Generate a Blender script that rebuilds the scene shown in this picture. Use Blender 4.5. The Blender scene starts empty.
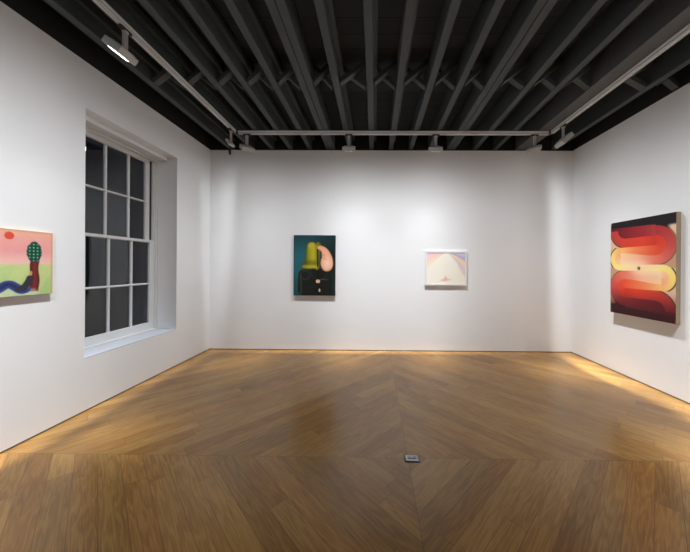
import bpy, bmesh, math, random
from mathutils import Vector, Matrix

S = bpy.context.scene
COL = S.collection
random.seed(7)

# ------------------------------------------------------------------ room dimensions (metres)
XL, XR, YB, YR = -2.953, 3.486, 5.003, -0.60      # left, right, back and rear wall faces
ZW = 3.565                                        # top of the white plaster walls
ZJ = 3.590                                        # underside of the joists
ZD = 3.860                                        # underside of the deck
CX, CY = 0.268, 2.205                             # middle of the floor pattern

# ------------------------------------------------------------------ materials
def lin(c):
    r = []
    for v in c:
        v = v / 255.0
        r.append(v / 12.92 if v <= 0.04045 else ((v + 0.055) / 1.055) ** 2.4)
    return tuple(r)

def new_mat(name):
    m = bpy.data.materials.new(name); m.use_nodes = True
    nt = m.node_tree
    return m, nt, nt.nodes['Principled BSDF']

def plain(name, col, rough=0.5, metal=0.0, noise=0.0, scale=20.0, bump=0.0, spec=0.5):
    m, nt, b = new_mat(name)
    b.inputs['Roughness'].default_value = rough
    b.inputs['Metallic'].default_value = metal
    b.inputs['Specular IOR Level'].default_value = spec
    tc = nt.nodes.new('ShaderNodeTexCoord')
    n = nt.nodes.new('ShaderNodeTexNoise'); n.inputs['Scale'].default_value = scale
    n.inputs['Detail'].default_value = 4
    nt.links.new(tc.outputs['Object'], n.inputs['Vector'])
    mx = nt.nodes.new('ShaderNodeMix'); mx.data_type = 'RGBA'
    k = 1.0 - noise
    mx.inputs[6].default_value = (col[0]*k, col[1]*k, col[2]*k, 1)
    k = 1.0 + noise
    mx.inputs[7].default_value = (min(1, col[0]*k), min(1, col[1]*k), min(1, col[2]*k), 1)
    nt.links.new(n.outputs['Fac'], mx.inputs[0])
    nt.links.new(mx.outputs[2], b.inputs['Base Color'])
    if bump:
        bp = nt.nodes.new('ShaderNodeBump'); bp.inputs['Strength'].default_value = bump
        bp.inputs['Distance'].default_value = 0.003
        nt.links.new(n.outputs['Fac'], bp.inputs['Height'])
        nt.links.new(bp.outputs['Normal'], b.inputs['Normal'])
    return m

def wood_mat(name, col, rough=0.6, stretch=(30, 1.5, 30), amt=0.35):
    m, nt, b = new_mat(name)
    b.inputs['Roughness'].default_value = rough
    tc = nt.nodes.new('ShaderNodeTexCoord')
    mp = nt.nodes.new('ShaderNodeMapping'); mp.inputs['Scale'].default_value = stretch
    n = nt.nodes.new('ShaderNodeTexNoise'); n.inputs['Scale'].default_value = 1.0; n.inputs['Detail'].default_value = 6
    nt.links.new(tc.outputs['Object'], mp.inputs['Vector']); nt.links.new(mp.outputs['Vector'], n.inputs['Vector'])
    mx = nt.nodes.new('ShaderNodeMix'); mx.data_type = 'RGBA'
    mx.inputs[6].default_value = (*[c*(1-amt) for c in col], 1)
    mx.inputs[7].default_value = (*[min(1, c*(1+amt)) for c in col], 1)
    nt.links.new(n.outputs['Fac'], mx.inputs[0]); nt.links.new(mx.outputs[2], b.inputs['Base Color'])
    return m

M_WALL  = plain('white_emulsion', (0.80, 0.80, 0.81), 0.85, noise=0.012, scale=3.0, spec=0.2)
M_GLOSS = plain('white_window_paint', (0.74, 0.74, 0.74), 0.4, noise=0.015, scale=8)
M_SILL  = plain('shaded_sill_paint', (0.45, 0.475, 0.53), 0.3, noise=0.015, scale=8)  # white paint with the recess shade and cool light put into its colour
M_DARKT = plain('dark_stained_strip', (0.09, 0.055, 0.03), 0.6, noise=0.2, scale=9)
M_BLACK = plain('black_painted_masonry', (0.012, 0.012, 0.013), 0.9, noise=0.3, scale=14, bump=0.3)
M_JOIST = wood_mat('charcoal_painted_timber', (0.046, 0.055, 0.057), 0.7, (22, 1.6, 22), 0.30)
M_STRUT = wood_mat('charcoal_painted_strut', (0.062, 0.069, 0.068), 0.7, (5, 5, 5), 0.25)
M_BEAM  = plain('charcoal_painted_board', (0.082, 0.084, 0.084), 0.75, noise=0.10, scale=6)
M_GREY  = plain('grey_powder_coat', (0.50, 0.495, 0.485), 0.45, noise=0.05, scale=30)
M_TRACK = plain('pale_grey_track_metal', (0.82, 0.82, 0.82), 0.45, noise=0.03, scale=30)
M_GROOV = plain('dark_track_groove', (0.05, 0.05, 0.05), 0.5)
M_BLKP  = plain('black_plastic', (0.012, 0.012, 0.012), 0.4)
M_STEEL = plain('brushed_steel', (0.42, 0.42, 0.42), 0.35, metal=0.6, noise=0.05, scale=60)
M_BRASSD= plain('dark_socket_surround', (0.06, 0.05, 0.045), 0.4, metal=0.5)
M_CANV  = plain('raw_canvas_edge', (0.27, 0.205, 0.135), 0.85, noise=0.10, scale=60)
M_CANVD = plain('dark_canvas_edge', (0.03, 0.028, 0.025), 0.7, noise=0.1, scale=60)
M_CANVO = plain('ochre_canvas_edge', (0.50, 0.38, 0.22), 0.8, noise=0.12, scale=50)
M_FRAME = plain('white_frame_paint', (0.76, 0.755, 0.745), 0.45, noise=0.02, scale=30)
M_CORD  = plain('sash_channel_dark', (0.04, 0.037, 0.033), 0.8)

# glass: thin pane, reflects by Fresnel
M_GLASS = bpy.data.materials.new('window_glass'); M_GLASS.use_nodes = True
nt = M_GLASS.node_tree; nt.nodes.clear()
o_ = nt.nodes.new('ShaderNodeOutputMaterial'); ms = nt.nodes.new('ShaderNodeMixShader')
fr = nt.nodes.new('ShaderNodeFresnel'); fr.inputs['IOR'].default_value = 1.5
tr = nt.nodes.new('ShaderNodeBsdfTransparent'); tr.inputs['Color'].default_value = (0.88, 0.9, 0.92, 1)
gl = nt.nodes.new('ShaderNodeBsdfGlossy'); gl.inputs['Roughness'].default_value = 0.02
gl.inputs['Color'].default_value = (0.93, 0.96, 1.0, 1)
mf = nt.nodes.new('ShaderNodeMath'); mf.operation = 'MULTIPLY'; mf.inputs[1].default_value = 1.8; mf.use_clamp = True   # two faces of the pane
nt.links.new(fr.outputs[0], mf.inputs[0]); nt.links.new(mf.outputs[0], ms.inputs[0]); nt.links.new(tr.outputs[0], ms.inputs[1])
nt.links.new(gl.outputs[0], ms.inputs[2]); nt.links.new(ms.outputs[0], o_.inputs[0])

# lamp aperture
M_EMIT = bpy.data.materials.new('lit_lamp_lens'); M_EMIT.use_nodes = True
nt = M_EMIT.node_tree; nt.nodes.clear()
o_ = nt.nodes.new('ShaderNodeOutputMaterial'); em = nt.nodes.new('ShaderNodeEmission')
em.inputs['Color'].default_value = (1, 0.98, 0.95, 1); em.inputs['Strength'].default_value = 6.0
nt.links.new(em.outputs[0], o_.inputs[0])

# neighbouring night facade behind the window
def brick_mat():
    m, nt, b = new_mat('dark_brown_brick')
    b.inputs['Roughness'].default_value = 0.9
    tc = nt.nodes.new('ShaderNodeTexCoord')
    mp = nt.nodes.new('ShaderNodeMapping'); mp.inputs['Rotation'].default_value = (math.pi/2, 0, math.pi/2)
    br = nt.nodes.new('ShaderNodeTexBrick'); br.inputs['Scale'].default_value = 4.5
    br.inputs['Color1'].default_value = (0.10, 0.045, 0.025, 1); br.inputs['Color2'].default_value = (0.07, 0.03, 0.02, 1)
    br.inputs['Mortar'].default_value = (0.05, 0.04, 0.035, 1)
    nt.links.new(tc.outputs['Object'], mp.inputs[0]); nt.links.new(mp.outputs[0], br.inputs['Vector'])
    nt.links.new(br.outputs['Color'], b.inputs['Base Color'])
    return m
M_BRICK = brick_mat()

# oak floor: concentric diamonds of planks at 45 degrees
def floor_mat():
    m, nt, b = new_mat('oak_plank_diamond_floor')
    N, L = nt.nodes, nt.links
    def math_(op, a, bb=None, c=None):
        n = N.new('ShaderNodeMath'); n.operation = op
        for i, v in enumerate((a, bb, c)):
            if v is None: continue
            if isinstance(v, (int, float)): n.inputs[i].default_value = v
            else: L.new(v, n.inputs[i])
        return n.outputs[0]
    def comb(x, y, z):
        n = N.new('ShaderNodeCombineXYZ')
        for i, v in enumerate((x, y, z)):
            if isinstance(v, (int, float)): n.inputs[i].default_value = v
            else: L.new(v, n.inputs[i])
        return n.outputs[0]
    tc = N.new('ShaderNodeTexCoord'); sp = N.new('ShaderNodeSeparateXYZ'); L.new(tc.outputs['Object'], sp.inputs[0])
    x = math_('SUBTRACT', sp.outputs[0], CX); y = math_('SUBTRACT', sp.outputs[1], CY)
    ax = math_('ABSOLUTE', x); ay = math_('ABSOLUTE', y)
    PW = 0.178
    s = math_('ADD', math_('DIVIDE', math_('ADD', ax, ay), PW), 0.2)
    t = math_('DIVIDE', math_('SUBTRACT', ax, ay), 1.41421)
    q = math_('ADD', math_('SIGN', x), math_('MULTIPLY', math_('SIGN', y), 3.0))
    r = math_('FLOOR', s); rf = math_('FRACT', s)
    wn = N.new('ShaderNodeTexWhiteNoise'); wn.noise_dimensions = '2D'; L.new(comb(r, q, 0), wn.inputs['Vector'])
    seg = math_('DIVIDE', math_('ADD', t, math_('MULTIPLY', wn.outputs['Value'], 7.0)), 1.9)
    si = math_('FLOOR', seg); sf = math_('FRACT', seg)
    wn2 = N.new('ShaderNodeTexWhiteNoise'); wn2.noise_dimensions = '3D'; L.new(comb(r, q, si), wn2.inputs['Vector'])
    bid = wn2.outputs['Value']
    # grain
    across = math_('MULTIPLY', s, PW / 1.41421)
    g1 = N.new('ShaderNodeTexNoise'); g1.inputs['Scale'].default_value = 1.0; g1.inputs['Detail'].default_value = 3.0
    L.new(comb(math_('ADD', math_('MULTIPLY', t, 1.5), math_('MULTIPLY', bid, 91.0)), math_('MULTIPLY', across, 13.0), math_('MULTIPLY', bid, 37.0)), g1.inputs['Vector'])
    rings = math_('SINE', math_('MULTIPLY', g1.outputs['Fac'], 46.0))
    g2 = N.new('ShaderNodeTexNoise'); g2.inputs['Scale'].default_value = 1.0; g2.inputs['Detail'].default_value = 5.0
    L.new(comb(math_('ADD', math_('MULTIPLY', t, 5.0), math_('MULTIPLY', bid, 51.0)), math_('MULTIPLY', across, 170.0), 0.0), g2.inputs['Vector'])
    g3 = N.new('ShaderNodeTexNoise'); g3.inputs['Scale'].default_value = 2.2; g3.inputs['Detail'].default_value = 2.0
    L.new(tc.outputs['Object'], g3.inputs['Vector'])
    f = math_('ADD', math_('MULTIPLY', bid, 0.26), 0.035)
    f = math_('ADD', f, math_('MULTIPLY', rings, 0.085))
    f = math_('ADD', f, math_('MULTIPLY', g2.outputs['Fac'], 0.62))
    f = math_('ADD', f, math_('MULTIPLY', g1.outputs['Fac'], 0.25))
    f = math_('ADD', f, math_('MULTIPLY', math_('SUBTRACT', g3.outputs['Fac'], 0.5), 0.2))
    cr = N.new('ShaderNodeValToRGB')
    e = cr.color_ramp.elements
    e[0].position = 0.12; e[0].color = (0.127, 0.058, 0.013, 1)
    e[1].position = 1.0; e[1].color = (0.52, 0.30, 0.088, 1)
    k = e.new(0.55); k.color = (0.302, 0.158, 0.040, 1)
    L.new(f, cr.inputs[0])
    # some boards run a little redder
    wn3 = N.new('ShaderNodeTexWhiteNoise'); wn3.noise_dimensions = '3D'; L.new(comb(si, r, math_('ADD', q, 20.0)), wn3.inputs['Vector'])
    red = N.new('ShaderNodeMix'); red.data_type = 'RGBA'; red.blend_type = 'MULTIPLY'
    L.new(math_('MULTIPLY', wn3.outputs['Value'], 0.75), red.inputs[0]); L.new(cr.outputs[0], red.inputs[6]); red.inputs[7].default_value = (1.0, 0.86, 0.74, 1)
    # seams
    edge = math_('MINIMUM', rf, math_('SUBTRACT', 1.0, rf))
    m1 = math_('LESS_THAN', edge, 0.012)
    endg = math_('MULTIPLY', math_('MINIMUM', sf, math_('SUBTRACT', 1.0, sf)), 1.9)
    m2 = math_('LESS_THAN', endg, 0.0016)
    m3 = math_('LESS_THAN', math_('MINIMUM', ax, ay), 0.0018)
    msk = math_('MAXIMUM', math_('MAXIMUM', m1, m2), m3)
    mx = N.new('ShaderNodeMix'); mx.data_type = 'RGBA'
    L.new(math_('MULTIPLY', msk, 0.6), mx.inputs[0]); L.new(red.outputs[2], mx.inputs[6]); mx.inputs[7].default_value = (0.06, 0.028, 0.012, 1)
    L.new(mx.outputs[2], b.inputs['Base Color'])
    L.new(math_('ADD', math_('MULTIPLY', g2.outputs['Fac'], 0.06), 0.215), b.inputs['Roughness'])
    b.inputs['Specular IOR Level'].default_value = 0.5
    bp = N.new('ShaderNodeBump'); bp.inputs['Strength'].default_value = 0.06; bp.inputs['Distance'].default_value = 0.001
    L.new(math_('SUBTRACT', g2.outputs['Fac'], msk), bp.inputs['Height']); L.new(bp.outputs['Normal'], b.inputs['Normal'])
    return m
M_FLOOR = floor_mat()

def deck_mat():
    m, nt, b = new_mat('black_painted_deck_boards')
    N, L = nt.nodes, nt.links
    b.inputs['Roughness'].default_value = 0.85
    tc = N.new('ShaderNodeTexCoord'); sp = N.new('ShaderNodeSeparateXYZ'); L.new(tc.outputs['Object'], sp.inputs[0])
    d = N.new('ShaderNodeMath'); d.operation = 'DIVIDE'; L.new(sp.outputs[1], d.inputs[0]); d.inputs[1].default_value = 0.19
    fr = N.new('ShaderNodeMath'); fr.operation = 'FRACT'; L.new(d.outputs[0], fr.inputs[0])
    lt = N.new('ShaderNodeMath'); lt.operation = 'LESS_THAN'; L.new(fr.outputs[0], lt.inputs[0]); lt.inputs[1].default_value = 0.04
    fl = N.new('ShaderNodeMath'); fl.operation = 'FLOOR'; L.new(d.outputs[0], fl.inputs[0])
    wn = N.new('ShaderNodeTexWhiteNoise'); wn.noise_dimensions = '1D'; L.new(fl.outputs[0], wn.inputs['W'])
    m1 = N.new('ShaderNodeMix'); m1.data_type = 'RGBA'; L.new(wn.outputs['Value'], m1.inputs[0])
    m1.inputs[6].default_value = (0.023, 0.026, 0.028, 1); m1.inputs[7].default_value = (0.034, 0.039, 0.041, 1)
    m2 = N.new('ShaderNodeMix'); m2.data_type = 'RGBA'; L.new(lt.outputs[0], m2.inputs[0]); L.new(m1.outputs[2], m2.inputs[6])
    m2.inputs[7].default_value = (0.008, 0.008, 0.008, 1); L.new(m2.outputs[2], b.inputs['Base Color'])
    return m
M_DECK = deck_mat()

def art_mat(name, rough):
    m, nt, b = new_mat(name)
    at = nt.nodes.new('ShaderNodeVertexColor'); at.layer_name = 'paint'
    b.inputs['Roughness'].default_value = rough
    b.inputs['Specular IOR Level'].default_value = 0.25
    nt.links.new(at.outputs['Color'], b.inputs['Base Color'])
    return m

# ------------------------------------------------------------------ mesh helpers
def box(bm, x0, x1, y0, y1, z0, z1):
    m = Matrix.Translation(((x0+x1)/2, (y0+y1)/2, (z0+z1)/2)) @ Matrix.Diagonal((abs(x1-x0), abs(y1-y0), abs(z1-z0), 1))
    return bmesh.ops.create_cube(bm, size=1.0, matrix=m)['verts']

def boxm(*a):
    bm = bmesh.new(); box(bm, *a); return bm

def prism(bm, pts, axis, a, b):
    """extrude a polygon along axis between a and b"""
    def P(p, t):
        return (t, p[0], p[1]) if axis == 0 else (p[0], t, p[1]) if axis == 1 else (p[0], p[1], t)
    v0 = [bm.verts.new(P(p, a)) for p in pts]; v1 = [bm.verts.new(P(p, b)) for p in pts]
    n = len(pts)
    bm.faces.new(v0); bm.faces.new(v1)
    for i in range(n): bm.faces.new((v0[i], v0[(i+1) % n], v1[(i+1) % n], v1[i]))

def cyl(bm, c, r, h, seg=32, axis='Z', r2=None):
    rot = {'Z': Matrix.Identity(4), 'X': Matrix.Rotation(math.pi/2, 4, 'Y'), 'Y': Matrix.Rotation(math.pi/2, 4, 'X')}[axis]
    bmesh.ops.create_cone(bm, cap_ends=True, segments=seg, radius1=r, radius2=r if r2 is None else r2, depth=h, matrix=Matrix.Translation(c) @ rot)

def obj(name, bm, mat, parent=None, bevel=0.0, segs=2, smooth=False):
    bmesh.ops.recalc_face_normals(bm, faces=bm.faces)
    me = bpy.data.meshes.new(name); bm.to_mesh(me); bm.free()
    me.materials.append(mat)
    o = bpy.data.objects.new(name, me); COL.objects.link(o)
    if parent: o.parent = parent
    if bevel:
        md = o.modifiers.new('edge', 'BEVEL'); md.width = bevel; md.segments = segs; md.limit_method = 'ANGLE'
    if smooth:
        for p in me.polygons: p.use_smooth = True
    return o

def empty(name, loc=(0, 0, 0), rot=(0, 0, 0)):
    o = bpy.data.objects.new(name, None); COL.objects.link(o)
    o.location = loc; o.rotation_euler = rot; o.empty_display_size = 0.1
    return o

def tag(o, label=None, cat=None, group=None, kind=None):
    if label: o['label'] = label
    if cat: o['category'] = cat
    if group: o['group'] = group
    if kind: o['kind'] = kind
    return o

def struct(o, label, cat):
    return tag(o, label, cat, None, 'structure')

# ------------------------------------------------------------------ floor, walls
struct(obj('floor', boxm(XL-0.45, XR+0.2, YR-0.2, YB+0.2, -0.06, 0.0), M_FLOOR),
       'oak plank floor laid in concentric diamonds', 'floor')
SK = 0.012     # shadow gap strip at the foot of the walls
struct(obj('wall_back', boxm(XL-0.2, XR+0.2, YB, YB+0.2, SK, ZW), M_WALL), 'white back wall behind the two middle paintings', 'wall')
struct(obj('wall_right', boxm(XR, XR+0.2, YR-0.2, YB, SK, ZW), M_WALL), 'white right wall carrying the red serpentine painting', 'wall')
struct(obj('wall_rear', boxm(XL-0.2, XR+0.2, YR-0.2, YR, SK, ZW), M_WALL), 'white wall behind the viewer', 'wall')

# left wall with the deep window opening (near reveal splayed)
WY0, WY1, WZ0, WZ1 = 2.833, 4.158, 0.541, 3.095
WX = XL - 0.42
NS = 3.02        # near reveal position at the window frame
bm = bmesh.new()
box(bm, WX, XL, YR-0.2, WY0, SK, ZW)
box(bm, WX, XL, WY1, YB, SK, ZW)
box(bm, WX, XL, WY0, WY1, SK, WZ0)
box(bm, WX, XL, WY0, WY1, WZ1, ZW)
prism(bm, [(XL, WY0), (WX, WY0), (WX, NS), (XL-0.30, NS)], 2, WZ0, WZ1)
struct(obj('wall_left', bm, M_WALL), 'white left wall with deep sash window opening', 'wall')

for nm, a in (('baseboard_back', (XL, XR, YB-0.004, YB+0.1, 0, SK)),
              ('baseboard_left', (XL-0.1, XL+0.004, YR, YB, 0, SK)),
              ('baseboard_right', (XR-0.004, XR+0.1, YR, YB, 0, SK))):
    struct(obj(nm, boxm(*a), M_DARKT), 'thin dark strip along the foot of the %s wall' % nm.split('_')[1], 'baseboard')

# dark masonry above the plaster walls
RC = 0.035
for i, (a, side) in enumerate((((XL-0.3, XR+0.3, YB+RC, YB+0.2, ZW, ZD), 'back'),
                               ((XL-0.3, XL-RC, YR-0.2, YB+RC, ZW, ZD), 'left'),
                               ((XR+RC, XR+0.2, YR-0.2, YB+RC, ZW, ZD), 'right'),
                               ((XL-0.3, XR+0.3, YR-0.2, YR-RC, ZW, ZD), 'rear'))):
    struct(obj('trim_%d' % (i+1), boxm(*a), M_BLACK), 'black band above the white plaster of the %s wall' % side, 'wall trim')

# ------------------------------------------------------------------ ceiling
ceil = obj('ceiling', boxm(XL-0.3, XR+0.3, YR-0.2, YB+0.2, ZD, ZD+0.06), M_DECK)
struct(ceil, 'dark open ceiling of charcoal joists under black deck boards', 'ceiling')
Y0J, Y1J = YR-0.03, YB+0.03
JW = 0.076
singles = [-2.597, -2.213, -1.854, -1.520, -1.172, -0.459, -0.070, 0.274, 0.628, 0.970, 1.765, 2.127, 3.163]
doubles = [-0.804, 1.340]
edges = []          # (left face, right face) of each member for the bridging
for x in singles:
    j = obj('ceiling_joist', boxm(x-JW/2, x+JW/2, Y0J, Y1J, ZJ, ZD), M_JOIST, ceil, 0.004, 1)
    edges.append((x-JW/2, x+JW/2))
    if x < 0.5:
        obj('ledger_strip', boxm(x+JW/2, x+JW/2+0.045, Y0J, Y1J, ZD-0.12, ZD-0.05), M_JOIST, j)
for x in doubles:
    g = 0.007
    for sgn in (-1, 1):
        xa, xb = (x-0.078, x-g/2) if sgn < 0 else (x+g/2, x+0.078)
        obj('ceiling_joist', boxm(xa, xb, Y0J, Y1J, ZJ, ZD), M_JOIST, ceil, 0.003, 1)
    edges.append((x-0.078, x+0.078))
BX0, BX1 = 2.485, 2.712
bm = bmesh.new()
for a, b2 in ((Y0J, 1.05), (1.054, 3.02), (3.024, Y1J)):
    box(bm, BX0, BX1, a, b2, ZJ-0.004, ZD)
obj('ceiling_beam', bm, M_BEAM, ceil)['label'] = 'wide boxed beam, broader and paler than the joists'
edges.append((BX0, BX1))
edges.sort()
edges = [(XL-0.03, XL-0.01)] + edges + [(XR+0.01, XR+0.03)]
# herringbone strutting: a crossed pair between every two members
YS = 3.26
def strut(xa, xb, z_a, z_b, y0, y1, w=0.06):
    d = Vector((xb-xa, 0, z_b-z_a)); n = Vector((-d.z, 0, d.x)).normalized() * (w/2)
    if n.z < 0: n = -n
    bm = bmesh.new()
    pts = [(xa - n.x, z_a - n.z), (xb - n.x, z_b - n.z), (xb + n.x, z_b + n.z), (xa + n.x, z_a + n.z)]
    pts = [(min(max(p[0], xa), xb), min(p[1], ZD)) for p in pts]
    prism(bm, pts, 1, y0, y1)
    return bm
for i in range(1, len(edges)-1):
    xa, xb = edges[i][1], edges[i+1][0]
    if xb - xa < 0.08: continue
    obj('bridging_strut', strut(xa, xb, ZJ+0.018, ZD-0.035, YS-0.075, YS-0.003), M_STRUT, ceil)
    obj('bridging_strut', strut(xa, xb, ZD-0.035, ZJ+0.018, YS+0.003, YS+0.075), M_STRUT, ceil)

# ------------------------------------------------------------------ window
win = empty('window_1', (XL-0.30, (NS+WY1)/2, WZ0))
struct(win, 'white twelve-pane sash window in a deep recess, dark outside', 'window')
def wchild(name, bm, mat, parent=win, **k):
    # geometry is given in room coordinates
    off = Vector(win.location)
    bmesh.ops.translate(bm, verts=bm.verts, vec=-off)
    return obj(name, bm, mat, parent, **k)
FXF = XL - 0.285                  # front face of the box frame
XB_ = XL - 0.415
bm = bmesh.new()
box(bm, XB_, FXF, NS-0.002, 3.085, WZ0, WZ1)               # near box
box(bm, XB_, FXF-0.03, 4.118, WY1, WZ0, WZ1)               # far box
box(bm, FXF-0.03, FXF, 4.132, WY1, WZ0, 3.04)              # staff bead
box(bm, XB_, FXF-0.01, 3.085, 4.118, 3.034, WZ1)           # head
box(bm, XB_, FXF, 3.085, 4.118, WZ0-0.0, WZ0+0.028)        # bottom stool
box(bm, FXF-0.004, FXF+0.012, NS, WY1-0.001, 3.022, 3.04)  # head bead
wchild('window_frame', bm, M_GLOSS, bevel=0.003)
MY = (3.432, 3.755)               # glazing bars
def sash(name, xf, z0, z1, gz0, gz1, zm, gy0, gy1, sy0, sy1, dep=0.04):
    bm = bmesh.new()
    xb = xf - dep
    box(bm, xb, xf, sy0, gy0, z0, z1); box(bm, xb, xf, gy1, sy1, z0, z1)
    box(bm, xb, xf, gy0, gy1, z0, gz0); box(bm, xb, xf, gy0, gy1, gz1, z1)
    s = wchild(name, bm, M_GLOSS, bevel=0.003)
    hw = 0.0125
    bars = bmesh.new()
    for yc in MY:
        prism(bars, [(xb+0.004, yc-hw), (xf-0.014, yc-hw), (xf-0.003, yc-0.005), (xf-0.003, yc+0.005), (xf-0.014, yc+hw), (xb+0.004, yc+hw)], 2, gz0, gz1)
    xs = xf - 0.0005
    prism(bars, [(xb+0.004, zm-hw), (xf-0.014, zm-hw), (xf-0.0035, zm-0.005), (xf-0.0035, zm+0.005), (xf-0.014, zm+hw), (xb+0.004, zm+hw)], 1, gy0, gy1)
    wchild('glazing_bars', bars, M_GLOSS, s)
    g = bmesh.new(); xg = (xf+xb)/2 - 0.006
    vs = [g.verts.new(p) for p in ((xg, gy0, gz0), (xg, gy1, gz0), (xg, gy1, gz1), (xg, gy0, gz1))]
    g.faces.new(vs)
    wchild('glass_panes', g, M_GLASS, s)
    return s
sash('lower_sash', XL-0.312, WZ0+0.028, 1.862, 0.668, 1.826, 1.229, 3.140, 4.046, 3.087, 4.117)
sash('upper_sash', XL-0.356, 1.822, 3.034, 1.862, 2.982, 2.414, 3.140, 4.022, 3.087, 4.090)
# cord channel beside the upper sash
wchild('sash_channel', boxm(XL-0.40, XL-0.352, 4.091, 4.117, 1.87, 3.02), M_CORD)
# window board (sill)
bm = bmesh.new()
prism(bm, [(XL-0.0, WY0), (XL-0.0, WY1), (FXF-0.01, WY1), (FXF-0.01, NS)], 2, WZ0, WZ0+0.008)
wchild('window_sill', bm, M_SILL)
# pelmet board under the head of the recess
bm = bmesh.new()
PXF = XL - 0.125
box(bm, FXF, PXF, WY0+0.09, 4.112, 3.046, WZ1)
cyl(bm, (PXF+0.002, (WY0+0.09+4.112)/2, 3.044), 0.0110, 4.112-WY0-0.09, 12, 'Y')
wchild('pelmet_board', bm, M_GLOSS)

# neighbouring facade outside, lost in the dark
struct(obj('wall_outside', boxm(-5.2, -5.0, 1.5, 9.5, -3.0, 6.0), M_BRICK), 'dark brown brick facade outside the window', 'wall')

# ------------------------------------------------------------------ light tracks
ZT1 = ZJ - 0.004; ZT0 = ZT1 - 0.046
def track(p0, p1, label):
    """p0 to p1 along X or Y, hung under the joists"""
    d = Vector((p1[0]-p0[0], p1[1]-p0[1], 0)); ln = d.length
    r = empty('light_track', (p0[0], p0[1], ZT0), (0, 0, math.atan2(d.y, d.x)))
    tag(r, label, 'light track')
    bm = bmesh.new(); w = 0.023; h = ZT1-ZT0
    # extrusion profile with a slot underneath
    prism(bm, [(-w, 0), (-0.006, 0), (-0.006, 0.016), (0.006, 0.016), (0.006, 0), (w, 0), (w, h), (-w, h)], 0, 0, ln)
    obj('rail', bm, M_TRACK, r)
    bm = bmesh.new()
    for s in (-1, 1):
        box(bm, 0.001, ln-0.001, s*w-0.0008, s*w+0.0008, 0.010, 0.0145)
        box(bm, 0.001, ln-0.001, s*0.0145-0.0022, s*0.0145+0.0022, -0.0008, 0.0006)
    box(bm, 0.001, ln-0.001, -0.0055, 0.0055, 0.0145, 0.0165)
    obj('contact_groove', bm, M_GROOV, r)
    for xx in (-0.012, ln+0.012):
        obj('end_connector', boxm(xx-0.013, xx+0.013, -0.025, 0.025, -0.003, h), M_BLKP, r, 0.002, 1)
    return r
TXL, TXR, TYB = -2.172, 2.690, 4.345
track((TXL, YR+0.6), (TXL, TYB-0.04), 'long pale grey light track along left wall beside the window')
track((TXL+0.04, TYB), (TXR-0.04, TYB), 'pale grey light track across the room in front of back wall')
track((TXR, YR+0.6), (TXR, TYB-0.04), 'pale grey light track under wide beam along right wall')

# ------------------------------------------------------------------ spotlights
def make_spot():
    """local +Y is the wall side, origin on the underside of the track"""
    r = empty('track_spotlight')
    obj('track_adapter', boxm(-0.055, 0.055, -0.017, 0.017, -0.026, 0.004), M_BLKP, r, 0.004)
    bm = bmesh.new()
    box(bm, -0.021, 0.021, -0.010, 0.010, -0.185, -0.020)
    cyl(bm, (0, 0, -0.185), 0.021, 0.020, 20, 'Y')
    cyl(bm, (0, 0, -0.028), 0.024, 0.014, 20, 'Z')
    obj('arm', bm, M_GREY, r, 0.003)
    return r
TILT = 25
def washer_light(power, fade):
    """lamp with the asymmetric beam of a wall washer: local -Z down, local +Y towards the wall"""
    ld = bpy.data.lights.new('spot_beam', 'POINT'); ld.energy = power; ld.shadow_soft_size = 0.045
    ld.color = (0.93, 0.968, 1.0)
    ld.use_nodes = True
    nt = ld.node_tree; N, L = nt.nodes, nt.links
    em = [n for n in N if n.type == 'EMISSION'][0]
    tc = N.new('ShaderNodeTexCoord'); sp = N.new('ShaderNodeSeparateXYZ'); L.new(tc.outputs['Normal'], sp.inputs[0])
    def M(op, a, b=None, c=None):
        n = N.new('ShaderNodeMath'); n.operation = op
        for i, v in enumerate((a, b, c)):
            if v is None: continue
            if isinstance(v, (int, float)): n.inputs[i].default_value = v
            else: L.new(v, n.inputs[i])
        return n.outputs[0]
    def ss(x, a, b):
        n = N.new('ShaderNodeMapRange'); n.interpolation_type = 'SMOOTHSTEP'
        L.new(x, n.inputs[0]); n.inputs[1].default_value = a; n.inputs[2].default_value = b
        n.inputs[3].default_value = 0.0; n.inputs[4].default_value = 1.0
        return n.outputs[0]
    dx, dy, dn = sp.outputs[0], M('MULTIPLY', sp.outputs[1], SGN), M('MULTIPLY', sp.outputs[2], -SGN)
    wy = M('MAXIMUM', dy, 0.085)
    ratio = M('DIVIDE', dn, wy)
    lat = M('DIVIDE', dx, wy)
    prof = M('DIVIDE', 0.05, M('POWER', wy, 3.0))
    prof = M('MULTIPLY', prof, ss(ratio, WASH[0], WASH[1]))
    prof = M('MULTIPLY', prof, M('ADD', M('MULTIPLY', M('SUBTRACT', 1.0, ss(ratio, WASH[2], fade)), 0.975), 0.025))
    prof = M('MULTIPLY', prof, M('EXPONENT', M('MULTIPLY', M('MULTIPLY', lat, lat), -1.0/WASH[4]**2)))
    prof = M('MULTIPLY', prof, ss(dy, -0.25, 0.10))
    spill = M('MULTIPLY', ss(dn, 0.72, 0.98), 0.155)
    L.new(M('ADD', prof, spill), em.inputs['Strength'])
    return ld
SGN = 1.0
WASH = (-0.45, 1.5, 1.8, 8.5, 1.55)
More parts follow.
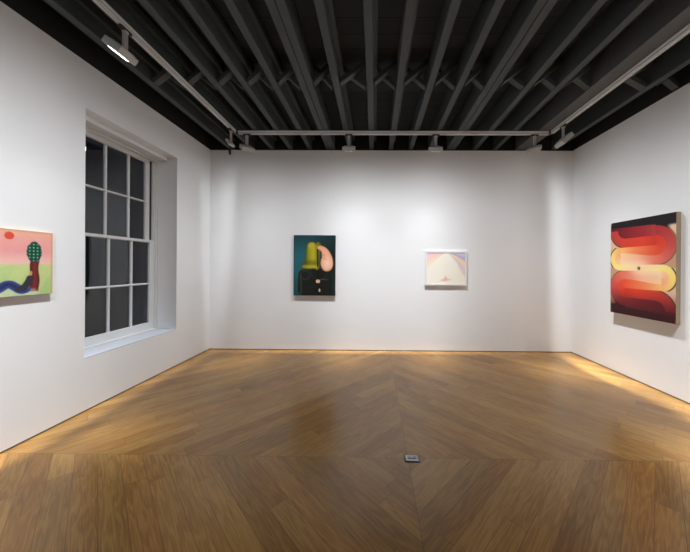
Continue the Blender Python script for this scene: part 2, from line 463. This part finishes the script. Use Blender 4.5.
def head_parts(r, tilt, yaw, power, ang, size, off):
    h = obj('lamp_head', boxm(-0.094, 0.094, -0.094, 0.094, -0.034, 0.030), M_GREY, r, 0.008, 3)
    h.location = (off, 0.012, -0.212+0.03*(1-size)); h.scale = (size,)*3
    h.rotation_euler = (math.radians(tilt), 0, math.radians(yaw))
    bm = bmesh.new(); cyl(bm, (0, 0, -0.0335), 0.090, 0.005, 40)
    obj('bezel', bm, M_BLKP, h)
    bm = bmesh.new(); cyl(bm, (0, 0, -0.0355), 0.080, 0.003, 40)
    obj('lamp_lens', bm, M_EMIT, h)
    bm = bmesh.new()
    for k in range(6): box(bm, -0.07, 0.07, -0.066+k*0.0245, -0.058+k*0.0245, 0.026, 0.038)
    obj('cooling_fins', bm, M_GREY, h)
    lo = bpy.data.objects.new('spot_beam', washer_light(power, {0: 9.5, 90: 8.0, -90: 12.5}[ang])); COL.objects.link(lo); lo.parent = r; lo.location = (0, 0.07, -0.285)
    return h
GRP = 'spotlights on the ceiling tracks'
def spot(x, y, ang, yaw, power, label, tilt=TILT, size=1.0, off=0.0):
    r = make_spot(); r.location = (x, y, ZT0); r.rotation_euler = (0, 0, math.radians(ang))
    head_parts(r, tilt, yaw, power, ang, size, off); tag(r, label, 'spotlight', GRP); return r
P = 196
# ang: direction in which the lamp faces the wall (0 = back wall, 90 = left wall, -90 = right wall)
spot(TXL, 2.41, 90, 0, P*1.0, 'grey track spotlight with bright lens showing, nearest the viewer on left', 35, 0.93, -0.028)
spot(TXL, 4.20, 90, -14, P*0.5, 'small grey track spotlight at far end of left track near corner', 52, 0.58)
spot(-2.00, TYB, 0, 40, P*0.56, 'grey track spotlight at left end of the back track', 29)
spot(-0.414, TYB, 0, 0, P, 'grey track spotlight above painting of green-haired figure')
spot(0.927, TYB, 0, 0, P, 'grey track spotlight left of the pale framed drawing, on the back track')
spot(2.444, TYB, 0, -38, P*0.30, 'grey track spotlight at right end of the back track', 29)
spot(TXR, 4.06, -90, 0, P*1.05, 'grey track spotlight on right track near the far right corner', 43)
# unseen lamps added further along the same tracks to light the walls
spot(TXL, 1.15, 90, 0, P*1.3, 'added unseen track spotlight on left track above the tree painting')
spot(TXR, 2.02, -90, 0, P*1.95, 'added unseen track spotlight on right track above the red serpentine painting', 36)
spot(TXR, 0.70, -90, 0, P*0.7, 'added unseen track spotlight on right track close to the rear wall', 36)

# small black fitting at the top of the back wall by the left corner
hk = empty('wall_sensor', (-2.60, YB, 3.50)); tag(hk, 'tiny black sensor at top of back wall near left corner', 'sensor')
bm = bmesh.new(); box(bm, -0.016, 0.016, -0.030, 0.0, 0.0, 0.060); obj('bracket', bm, M_BLKP, hk, 0.004)
bm = bmesh.new(); cyl(bm, (0.008, -0.028, -0.012), 0.016, 0.03, 16, 'Z'); obj('sensor_eye', bm, M_BLKP, hk, 0.003)

# ------------------------------------------------------------------ floor socket
so = empty('floor_socket', (0.298, 2.196, 0)); tag(so, 'small grey metal floor socket set in the oak floor', 'floor socket')
obj('surround', boxm(-0.058, 0.058, -0.040, 0.040, 0.0, 0.004), M_BRASSD, so, 0.002)
obj('cover_plate', boxm(-0.050, 0.050, -0.033, 0.033, 0.003, 0.0065), M_STEEL, so, 0.0015)
bm = bmesh.new()
box(bm, -0.034, 0.034, -0.010, -0.003, 0.0066, 0.0085); box(bm, -0.032, -0.006, 0.008, 0.014, 0.0066, 0.0080); box(bm, 0.006, 0.032, 0.008, 0.014, 0.0066, 0.0080)
obj('flap_slot', bm, M_BLKP, so)['label'] = 'dark slots in the cover'

# ------------------------------------------------------------------ paint helpers for the pictures
def mix(a, b, t):
    t = max(0.0, min(1.0, t)); return tuple(x+(y-x)*t for x, y in zip(a, b))
def sst(a, b, x):
    t = max(0.0, min(1.0, (x-a)/(b-a))); return t*t*(3-2*t)
def grad(stops, t):
    if t <= stops[0][0]: return stops[0][1]
    for (a, ca), (b, cb) in zip(stops, stops[1:]):
        if t <= b: return mix(ca, cb, (t-a)/(b-a))
    return stops[-1][1]
def inside(poly, x, y):
    c = False; n = len(poly); j = n-1
    for i in range(n):
        xi, yi = poly[i]; xj, yj = poly[j]
        if (yi > y) != (yj > y) and x < (xj-xi)*(y-yi)/(yj-yi)+xi: c = not c
        j = i
    return c
def dist(poly, x, y, closed=True):
    best = 9.0; n = len(poly)
    for i in range(n if closed else n-1):
        ax, ay = poly[i]; bx, by = poly[(i+1) % n]
        dx, dy = bx-ax, by-ay; l2 = dx*dx+dy*dy or 1e-9
        t = max(0, min(1, ((x-ax)*dx+(y-ay)*dy)/l2))
        best = min(best, math.hypot(x-ax-t*dx, y-ay-t*dy))
    return best
def cov(poly, x, y, e=0.006):
    d = dist(poly, x, y); s = d if inside(poly, x, y) else -d
    return sst(-e, e, s)
def smoothp(poly, it=2):
    for _ in range(it):
        r = []
        for i in range(len(poly)):
            a, b = poly[i], poly[(i+1) % len(poly)]
            r += [(a[0]*.75+b[0]*.25, a[1]*.75+b[1]*.25), (a[0]*.25+b[0]*.75, a[1]*.25+b[1]*.75)]
        poly = r
    return poly
def smooth_line(p, it=2):
    for _ in range(it):
        r = [p[0]]
        for a, b in zip(p, p[1:]):
            r += [(a[0]*.75+b[0]*.25, a[1]*.75+b[1]*.25), (a[0]*.25+b[0]*.75, a[1]*.25+b[1]*.75)]
        p = r + [p[-1]]
    return p
def hsh(x, y):
    v = math.sin(x*127.1+y*311.7)*43758.5453; return v-math.floor(v)

def picture(name, W, H, nx, ny, fn, parent, mat, yoff):
    """painted face in the local XZ plane looking to -Y, centred on the parent"""
    me = bpy.data.meshes.new(name)
    vs, fs, cols = [], [], []
    for j in range(ny+1):
        for i in range(nx+1):
            u, v = i/nx, j/ny
            vs.append(((u-0.5)*W, yoff, (0.5-v)*H))
            cols.append(lin(fn(u, v)))
    for j in range(ny):
        for i in range(nx):
            a = j*(nx+1)+i
            fs.append((a, a+nx+1, a+nx+2, a+1))
    me.from_pydata(vs, [], fs)
    ca = me.color_attributes.new('paint', 'FLOAT_COLOR', 'POINT')
    flat = []
    for c in cols: flat += [c[0], c[1], c[2], 1.0]
    ca.data.foreach_set('color', flat)
    me.materials.append(mat)
    o = bpy.data.objects.new(name, me); COL.objects.link(o); o.parent = parent
    return o
def hang(label, cat, x, y, z, rotz):
    r = empty('painting', (x, y, z), (0, 0, rotz)); return tag(r, label, cat)

# ---- green-haired figure on the back wall
TEAL, DTEAL, DK = (36, 98, 108), (26, 56, 60), (22, 30, 27)
GH = smoothp([(.29,.225),(.33,.13),(.42,.10),(.51,.115),(.525,.15),(.545,.115),(.60,.10),(.66,.14),(.675,.20),(.645,.27),(.635,.40),(.625,.54),(.57,.595),(.51,.55),(.35,.57),(.19,.555),(.165,.49),(.25,.465),(.29,.38)])
NOSE = smoothp([(.555,.20),(.60,.165),(.70,.175),(.80,.215),(.89,.30),(.945,.40),(.955,.50),(.905,.575),(.81,.605),(.71,.585),(.645,.50),(.648,.42),(.668,.375),(.68,.345),(.668,.32),(.676,.295),(.655,.262),(.60,.235),(.56,.222)])
COAT = smoothp([(.10,1.05),(.105,.63),(.17,.575),(.30,.56),(.62,.55),(.78,.575),(.88,.62),(.93,.75),(.95,1.05)], 1)
def f_green(u, v):
    c = mix(mix(TEAL, DTEAL, sst(.25, .8, u)), DK, sst(.45, .95, u)*0.85)
    c = mix(c, DTEAL, sst(.35, 0, v)*0.7); c = mix(c, (22, 60, 62), sst(.5, 1.0, v)*.6)
    k = cov(COAT, u, v)
    if k > 0:
        cc = (24, 27, 24)
        cc = mix(cc, (62, 70, 60), sst(.035, 0, abs(u-.165-0.02*math.sin(v*9)))*sst(.6, .7, v)*.8)
        d = abs(math.hypot((u-.28)/1.0, (v-.66)*1.5)-.11); cc = mix(cc, (78, 84, 78), sst(.025, 0, d)*.55)
        d = abs(math.hypot((u-.62)/1.0, (v-.60)*1.5)-.20); cc = mix(cc, (64, 70, 64), sst(.02, 0, d)*.5)
        cc = mix(cc, (58, 60, 54), sst(.008, 0, abs(v-.845-.02*math.sin(u*7)))*sst(.2, .4, u)*.45)
        cc = mix(cc, (130, 124, 106), sst(.010, 0, abs(v-.735))*sst(.60, .68, u)*sst(.86, .8, u)*.7)
        cc = mix(cc, (46, 46, 40), sst(.012, 0, abs(u-.80))*sst(.62, .7, v)*.5)
        cc = mix(cc, (10, 10, 9), sst(.03, 0, abs(u-.58-.06*(v-.6)))*.8)
        c = mix(c, cc, k)
    k = cov(GH, u, v)
    if k > 0:
        g = grad([(0, (92, 92, 12)), (.3, (162, 158, 30)), (.55, (184, 174, 46)), (1, (88, 84, 14))], (u-.27)/.38)
        g = mix(g, (190, 182, 66), sst(.10, 0, math.hypot(u-.40, (v-.17)*1.2))*.7)
        g = mix(g, (84, 82, 12), sst(.09, 0, abs(v-.455-.05*(u-.3)))*.55*sst(.62, .5, u))
        g = mix(g, (196, 188, 80), sst(.05, 0, abs(v-.525))*sst(.15, .25, u)*.6)
        g = mix(g, (30, 34, 8), sst(.030, .006, abs(u-.575-.03*(v-.3)))*sst(.16, .22, v)*sst(.56, .5, v)*.95)
        g = mix(g, (70, 66, 10), sst(.035, 0, dist(GH, u, v))*.6)
        c = mix(c, g, k)
    k = cov(NOSE, u, v)
    if k > 0:
        p = mix((234, 172, 140), (246, 204, 176), sst(.16, 0, math.hypot(u-.80, (v-.46))))
        p = mix(p, (206, 124, 96), sst(.04, 0, dist(NOSE, u, v))*.7)
        p = mix(p, (186, 100, 78), sst(.012, 0, abs(v-.315-.05*math.sin((u-.68)*8)))*sst(.80, .72, u)*.6)
        p = mix(p, (186, 100, 78), sst(.012, 0, abs(v-.365-.05*math.sin((u-.68)*8)))*sst(.83, .74, u)*.6)
        c = mix(c, p, k)
    d = math.hypot((u-.585)/.052, (v-.765)/.030); c = mix(c, mix((214, 170, 138), (236, 206, 180), v*2-1.2), sst(1.1, .9, d))
    d = math.hypot((u-.625)/.020, (v-.915)/.030); c = mix(c, (206, 180, 146), sst(1.15, .8, d))
    e = min(u, 1-u, v*1.4, (1-v)*1.4); return mix((20, 22, 22), c, sst(.004, .014, e))
def stretched(cx, cy, cz, rotz, W, H, D, label, fn, nx, ny, rough, edge_mat, bev=0.003):
    r = hang(label, 'painting', cx, cy, cz, rotz)
    obj('stretcher_frame', boxm(-W/2, W/2, -D, 0, -H/2, H/2), edge_mat, r)
    bm = None
    picture('painted_canvas', W-0.004, H-0.004, nx, ny, fn, r, art_mat('paint_surface', rough), -D-0.0012)
    return r
AW, AH = 0.743, 1.071
stretched(-1.0725, YB, 1.5115, 0, AW, AH, 0.026, 'dark upright painting of figure with olive hair and huge pink nose',
          f_green, 120, 172, 0.38, M_CANVD)

# ---- pale framed drawing on the back wall
def f_pale(u, v):
    c = mix((236, 232, 214), (240, 228, 208), v)
    dl = dist([(.53, .04), (.36, .16), (.20, .32), (.0, .56)], u, v, False)
    ty = .56 - .58*(u/.53)**.85 if u < .53 else -1       # lower edge of the left fan
    if u < .53 and v < ty:
        w = (ty-v)/max(.05, ty)
        fan = grad([(0, (244, 222, 160)), (.28, (243, 204, 164)), (.55, (240, 182, 162)), (.85, (232, 170, 172)), (1, (206, 160, 190))], w)
        c = mix(c, fan, sst(0, .05, ty-v)*.95)
    tr_ = [(.53, .02), (.66, .16), (.78, .34), (.86, .56), (1.0, .84)]
    if u >= .53:
        for (a, ya), (b, yb) in zip(tr_, tr_[1:]):
            if a <= u <= b: ty = ya+(yb-ya)*(u-a)/(b-a)
        if v < ty:
            a = (ty-v)
            fan = grad([(0, (238, 196, 120)), (.06, (236, 190, 128)), (.13, (206, 172, 186)), (.32, (196, 172, 200)), (.42, (236, 184, 130)), (.56, (238, 196, 150)), (.64, (158, 134, 186)), (.74, (150, 136, 192)), (.84, (206, 182, 206))], a/max(.2, ty)*.9)
            c = mix(c, fan, sst(0, .03, a)*sst(.52, .66, u))
    c = mix(c, (238, 206, 170), sst(.010, .003, abs(u-.49))*.7)
    c = mix(c, (240, 220, 180), sst(.010, .003, abs(u-.40))*sst(.1, .2, v)*sst(.75, .6, v)*.35)
    d = abs(math.hypot((u-.65), (v-.72)*.85)-.075); c = mix(c, (214, 224, 206), sst(.012, .004, d)*.4)
    tri = [(.35, .90), (.44, .84), (.49, .74), (.54, .84), (.68, .86), (.55, .90), (.49, .93)]
    k = cov(tri, u, v, .02); c = mix(c, (234, 140, 118), k*.9)
    c = mix(c, (226, 96, 84), sst(.04, 0, math.hypot(u-.49, v-.86))*.7)
    c = mix(c, (240, 176, 160), sst(.014, .003, abs(v-.93))*sst(.1, .2, u)*sst(.6, .5, u)*.35)
    return mix(c, (244, 242, 235), .42)
BW, BH = 0.735, 0.606
r = hang('small pale drawing of a white cone between coloured rays in white frame', 'framed drawing', 1.2575, YB, 1.4765, 0)
bm = bmesh.new(); D = 0.024; fw = 0.030
box(bm, -BW/2, BW/2, -D, 0, BH/2-fw, BH/2); box(bm, -BW/2, BW/2, -D, 0, -BH/2, -BH/2+fw)
box(bm, -BW/2, -BW/2+fw, -D, 0, -BH/2+fw, BH/2-fw); box(bm, BW/2-fw, BW/2, -D, 0, -BH/2+fw, BH/2-fw)
obj('picture_frame', bm, M_FRAME, r)
obj('backing_board', boxm(-BW/2+fw, BW/2-fw, -0.018, -0.004, -BH/2+fw, BH/2-fw), M_FRAME, r)
picture('drawing_sheet', BW-2*fw-0.002, BH-2*fw-0.002, 100, 84, f_pale, r, art_mat('paper_surface', 0.6), -0.0195)

# ---- red serpentine painting on the right wall
RW, RH = 0.892, 1.285
def half(u, v):
    """upper half of the picture, the lower half is its half turn"""
    ar = RH/RW
    def hyp(cu, cv): return math.hypot((u-cu)/ar, v-cv)
    bg = mix((222, 184, 152), (196, 150, 120), u)
    blackc = (26, 20, 24)
    # right loop
    R1c, R1 = (1-.185*ar, .282), .187
    L2c, L2 = (.127*ar, .404), .127
    L0c, L0 = (.185*ar, .095), .187
    up1 = [(0, (92, 18, 28)), (.35, (122, 26, 36)), (.8, (160, 44, 50)), (1, (178, 56, 58))]
    lo1 = [(0, (176, 58, 56)), (.3, (204, 62, 48)), (.75, (222, 66, 40)), (1, (206, 52, 38))]
    c = None
    if u > R1c[0]:
        d = hyp(*R1c); ang = math.atan2(v-R1c[1], (u-R1c[0])/ar)      # -pi/2 top .. pi/2 bottom
        t = (ang+math.pi/2)/math.pi
        if d < R1*.52: c = mix((212, 54, 38), (228, 84, 54), t)
        elif d < R1: c = grad([(0, (170, 48, 52)), (.5, (196, 74, 68)), (1, (230, 122, 98))], t)
        else:
            top = .062+.028*u
            c = bg if v > top else blackc
            if v < R1c[1] and v > top: c = mix(blackc, (232, 190, 160), sst(.86, .95, u)*sst(.085, .115, v))
            if d < R1+.012: c = mix(c, (40, 44, 26), .5)
    if c is None and v < R1c[1]+.002:
        if u < L0c[0] and hyp(*L0c) > L0:
            c = bg if hyp(*L0c) > L0+.010 else (40, 46, 26)
        elif u < L0c[0]:
            d = hyp(*L0c)
            if v < .062+.028*u: c = blackc
            elif v < L0c[1] or d < .092: c = grad(up1, u/R1c[0])
            else: c = grad(lo1, u/R1c[0])
        elif v < .062+.028*u: c = blackc
        else:
            tt = u/R1c[0]
            c = grad(up1, tt) if v < .187 else grad(lo1, tt)
    if c is None and v < R1c[1]+.002: c = blackc
    if c is None:
        if u < L2c[0]:
            d = hyp(*L2c); ang = math.atan2(v-L2c[1], -(u-L2c[0])/ar); t = (ang+math.pi/2)/math.pi
            if d > L2: c = bg if d > L2+.012 else (52, 58, 30)
            else: c = mix(grad([(0, (244, 168, 124)), (1, (250, 206, 156))], t), grad([(0, (242, 176, 110)), (.4, (250, 214, 116)), (1, (252, 230, 140))], t), sst(.050, .085, d))
        else:
            tt = (u-L2c[0])/(R1c[0]-L2c[0])
            if v < .345+.035*sst(0, 1, tt): c = grad([(0, (246, 190, 112)), (.4, (240, 138, 90)), (1, (228, 84, 54))], tt)
            elif v < .470: c = mix(grad([(0, (250, 206, 160)), (.5, (246, 184, 150)), (1, (230, 122, 98))], tt), (253, 224, 184), sst(.40, .47, v)*sst(1.0, .5, tt)*.7)
            elif u > .62: c = bg
            else: c = grad([(0, (252, 230, 132)), (.25, (253, 226, 160)), (.7, (250, 206, 172)), (1, (244, 180, 150))], tt)
    return c
def f_serp(u, v):
    acc = [0, 0, 0]
    for du, dv in ((-.0016, -.0011), (.0016, -.0011), (-.0016, .0011), (.0016, .0011)):
        a, b = u+du, v+dv
        a = min(.9999, max(.0001, a)); b = min(.9999, max(.0001, b))
        # inner yellow right-hand loop reaches above the middle by half a turn of the left one
        ar = RH/RW
        def yl(p, q):
            d = math.hypot((p-.127*ar)/ar, q-.404); return d
        if b > .5:
            c = half(1-a, 1-b)
            c = mix(c, (64, 12, 22), .72*sst(.30, .06, 1-b)*sst(.02, .10, sum(c)/765))
            if a < .127*ar and yl(a, b) < .127 and b < .531: c = half(a, min(b, .53))
            elif b < .53 and a < .5 and a >= .127*ar: c = mix((253, 226, 160), (252, 214, 176), a*2)
        else:
            c = half(a, b)
            if a > 1-.127*ar and yl(1-a, 1-b) < .127 and b > .469: c = half(1-a, 1-b) if 1-b <= .53 else c
            elif b > .47 and a > .5 and a <= 1-.127*ar: c = mix((253, 226, 160), (252, 214, 176), (1-a)*2)
        for i in range(3): acc[i] += c[i]/4
    c = tuple(acc)
    d = math.hypot((u-.49)/.024, (v-.505)/.019)
    if d < 1.2:
        c = mix(c, (150, 150, 60), sst(1.2, .95, d)*.9)
        c = mix(c, (24, 28, 16), sst(.75, .55, math.hypot((u-.495)/.016, (v-.505)/.018)))
    return c
stretched(XR, (3.232+4.130)/2, 1.5035, -math.pi/2, RW, RH, 0.050, 'large red and yellow painting of a looping striped serpentine ribbon',
          f_serp, 150, 210, 0.42, M_CANV)

# ---- tree and reclining figure on the left wall
TW, TH = 0.66, 0.545
def f_tree(u, v):
    # u from left (nearest the viewer) to right
    n = (hsh(int(u*75), int(v*62))-.5)*4
    sky = mix((230, 168, 150), (228, 156, 152), sst(0, .3, v)); sky = mix(sky, (232, 184, 172), sst(.3, .5, v))
    gr = mix((184, 202, 134), (166, 192, 124), sst(.5, 1, v))
    gr = mix(gr, (206, 206, 140), .35*sst(.3, .7, math.sin(u*23+v*9)*.5+.5))
    c = mix(sky, gr, sst(.515, .530, v+.01*math.sin(u*30)*.4))
    e = min(v*TH, (1-u)*TW, u*TW); c = mix((212, 150, 78), c, sst(.002, .022, e)*.55+.45)
    c = mix(c, tuple(x+n for x in c), 1)
    d = math.hypot((u-.540)*TW, (v-.095)*TH)/.031
    c = mix(c, (212, 78, 56), sst(1.06, .94, d))
    # trunk
    x0 = .752+.007*math.sin(v*20); x1 = .845+.007*math.sin(v*17+1)
    k = sst(-.006, .006, min(u-x0, x1-u))*sst(.45, .47, v)*sst(.955, .94, v)
    tc_ = mix((122, 42, 36), (80, 22, 24), abs((u-.798)/.048)); c = mix(c, tc_, k)
    # crown
    d = math.hypot((u-.794)/.082, (v-.325)/.165)*(1+.03*math.sin(math.atan2(v-.325, u-.794)*9))
    k = sst(1.04, .95, d)
    cr = (18, 66, 46)
    p = math.sin((u*TW+v*TH)*112)*math.sin((u*TW-v*TH)*112)
    cr = mix(cr, (110, 186, 146), sst(.3, .75, p)); cr = mix(cr, (40, 60, 96), sst(.6, 1, d)*.4)
    c = mix(c, cr, k)
    # figure: raised legs, waist and dark torso against the trunk
    body = smooth_line([(.10, .99), (.30, .97), (.44, .89), (.53, .80), (.60, .86), (.66, .925), (.70, .91)])
    c = mix(c, (196, 206, 190), sst(.10, .05, dist([(.42, .965), (.56, .985), (.76, .97)], u, v, False))*.5)
    d = dist(body, u, v, False); w = .056
    shade = mix((34, 42, 88), (58, 78, 142), sst(0, w, abs(d)))
    c = mix(c, shade, sst(w+.006, w-.006, d))
    torso = smooth_line([(.635, .90), (.69, .875), (.735, .79), (.752, .73)])
    d = dist(torso, u, v, False); c = mix(c, (52, 46, 58), sst(.046, .034, d))
    d = math.hypot((u-.757)/.016, (v-.655)/.042); c = mix(c, (206, 140, 98), sst(1.2, .85, d))
    d = math.hypot((u-.760)/.014, (v-.605)/.024); c = mix(c, (70, 34, 28), sst(1.2, .9, d)*.7)
    return tuple(max(0, min(255, x)) for x in c)
stretched(XL, 2.5255-TW/2, 1.510, math.pi/2, TW, TH, 0.025, 'small painting of person reclining by round-topped tree under red sun, on left wall',
          f_tree, 150, 124, 0.6, M_CANVO)

# ------------------------------------------------------------------ world, camera
w = bpy.data.worlds.new('night'); S.world = w; w.use_nodes = True
w.node_tree.nodes['Background'].inputs['Color'].default_value = (0.10, 0.14, 0.25, 1)
w.node_tree.nodes['Background'].inputs['Strength'].default_value = 0.35

cam = bpy.data.cameras.new('camera'); co = bpy.data.objects.new('camera', cam); COL.objects.link(co)
F = 281.0
cam.sensor_width = 36.0; cam.sensor_fit = 'HORIZONTAL'; cam.lens = F/690*36.0
cam.shift_x = (345-372.33)/690; cam.shift_y = (266.4-276)/690
cam.clip_start = 0.02
EPS, ROLL = 0.009168, 0.006275
co.matrix_world = Matrix.Translation((0, 0, 1.5)) @ Matrix.Rotation(EPS, 4, 'Z') @ Matrix.Rotation(math.pi/2, 4, 'X') @ Matrix.Rotation(ROLL, 4, 'Z')
S.camera = co
vs = S.view_settings
vs.view_transform = 'Standard'; vs.look = 'None'; vs.gamma = 1.0; vs.use_curve_mapping = False
vs.exposure = 0.0
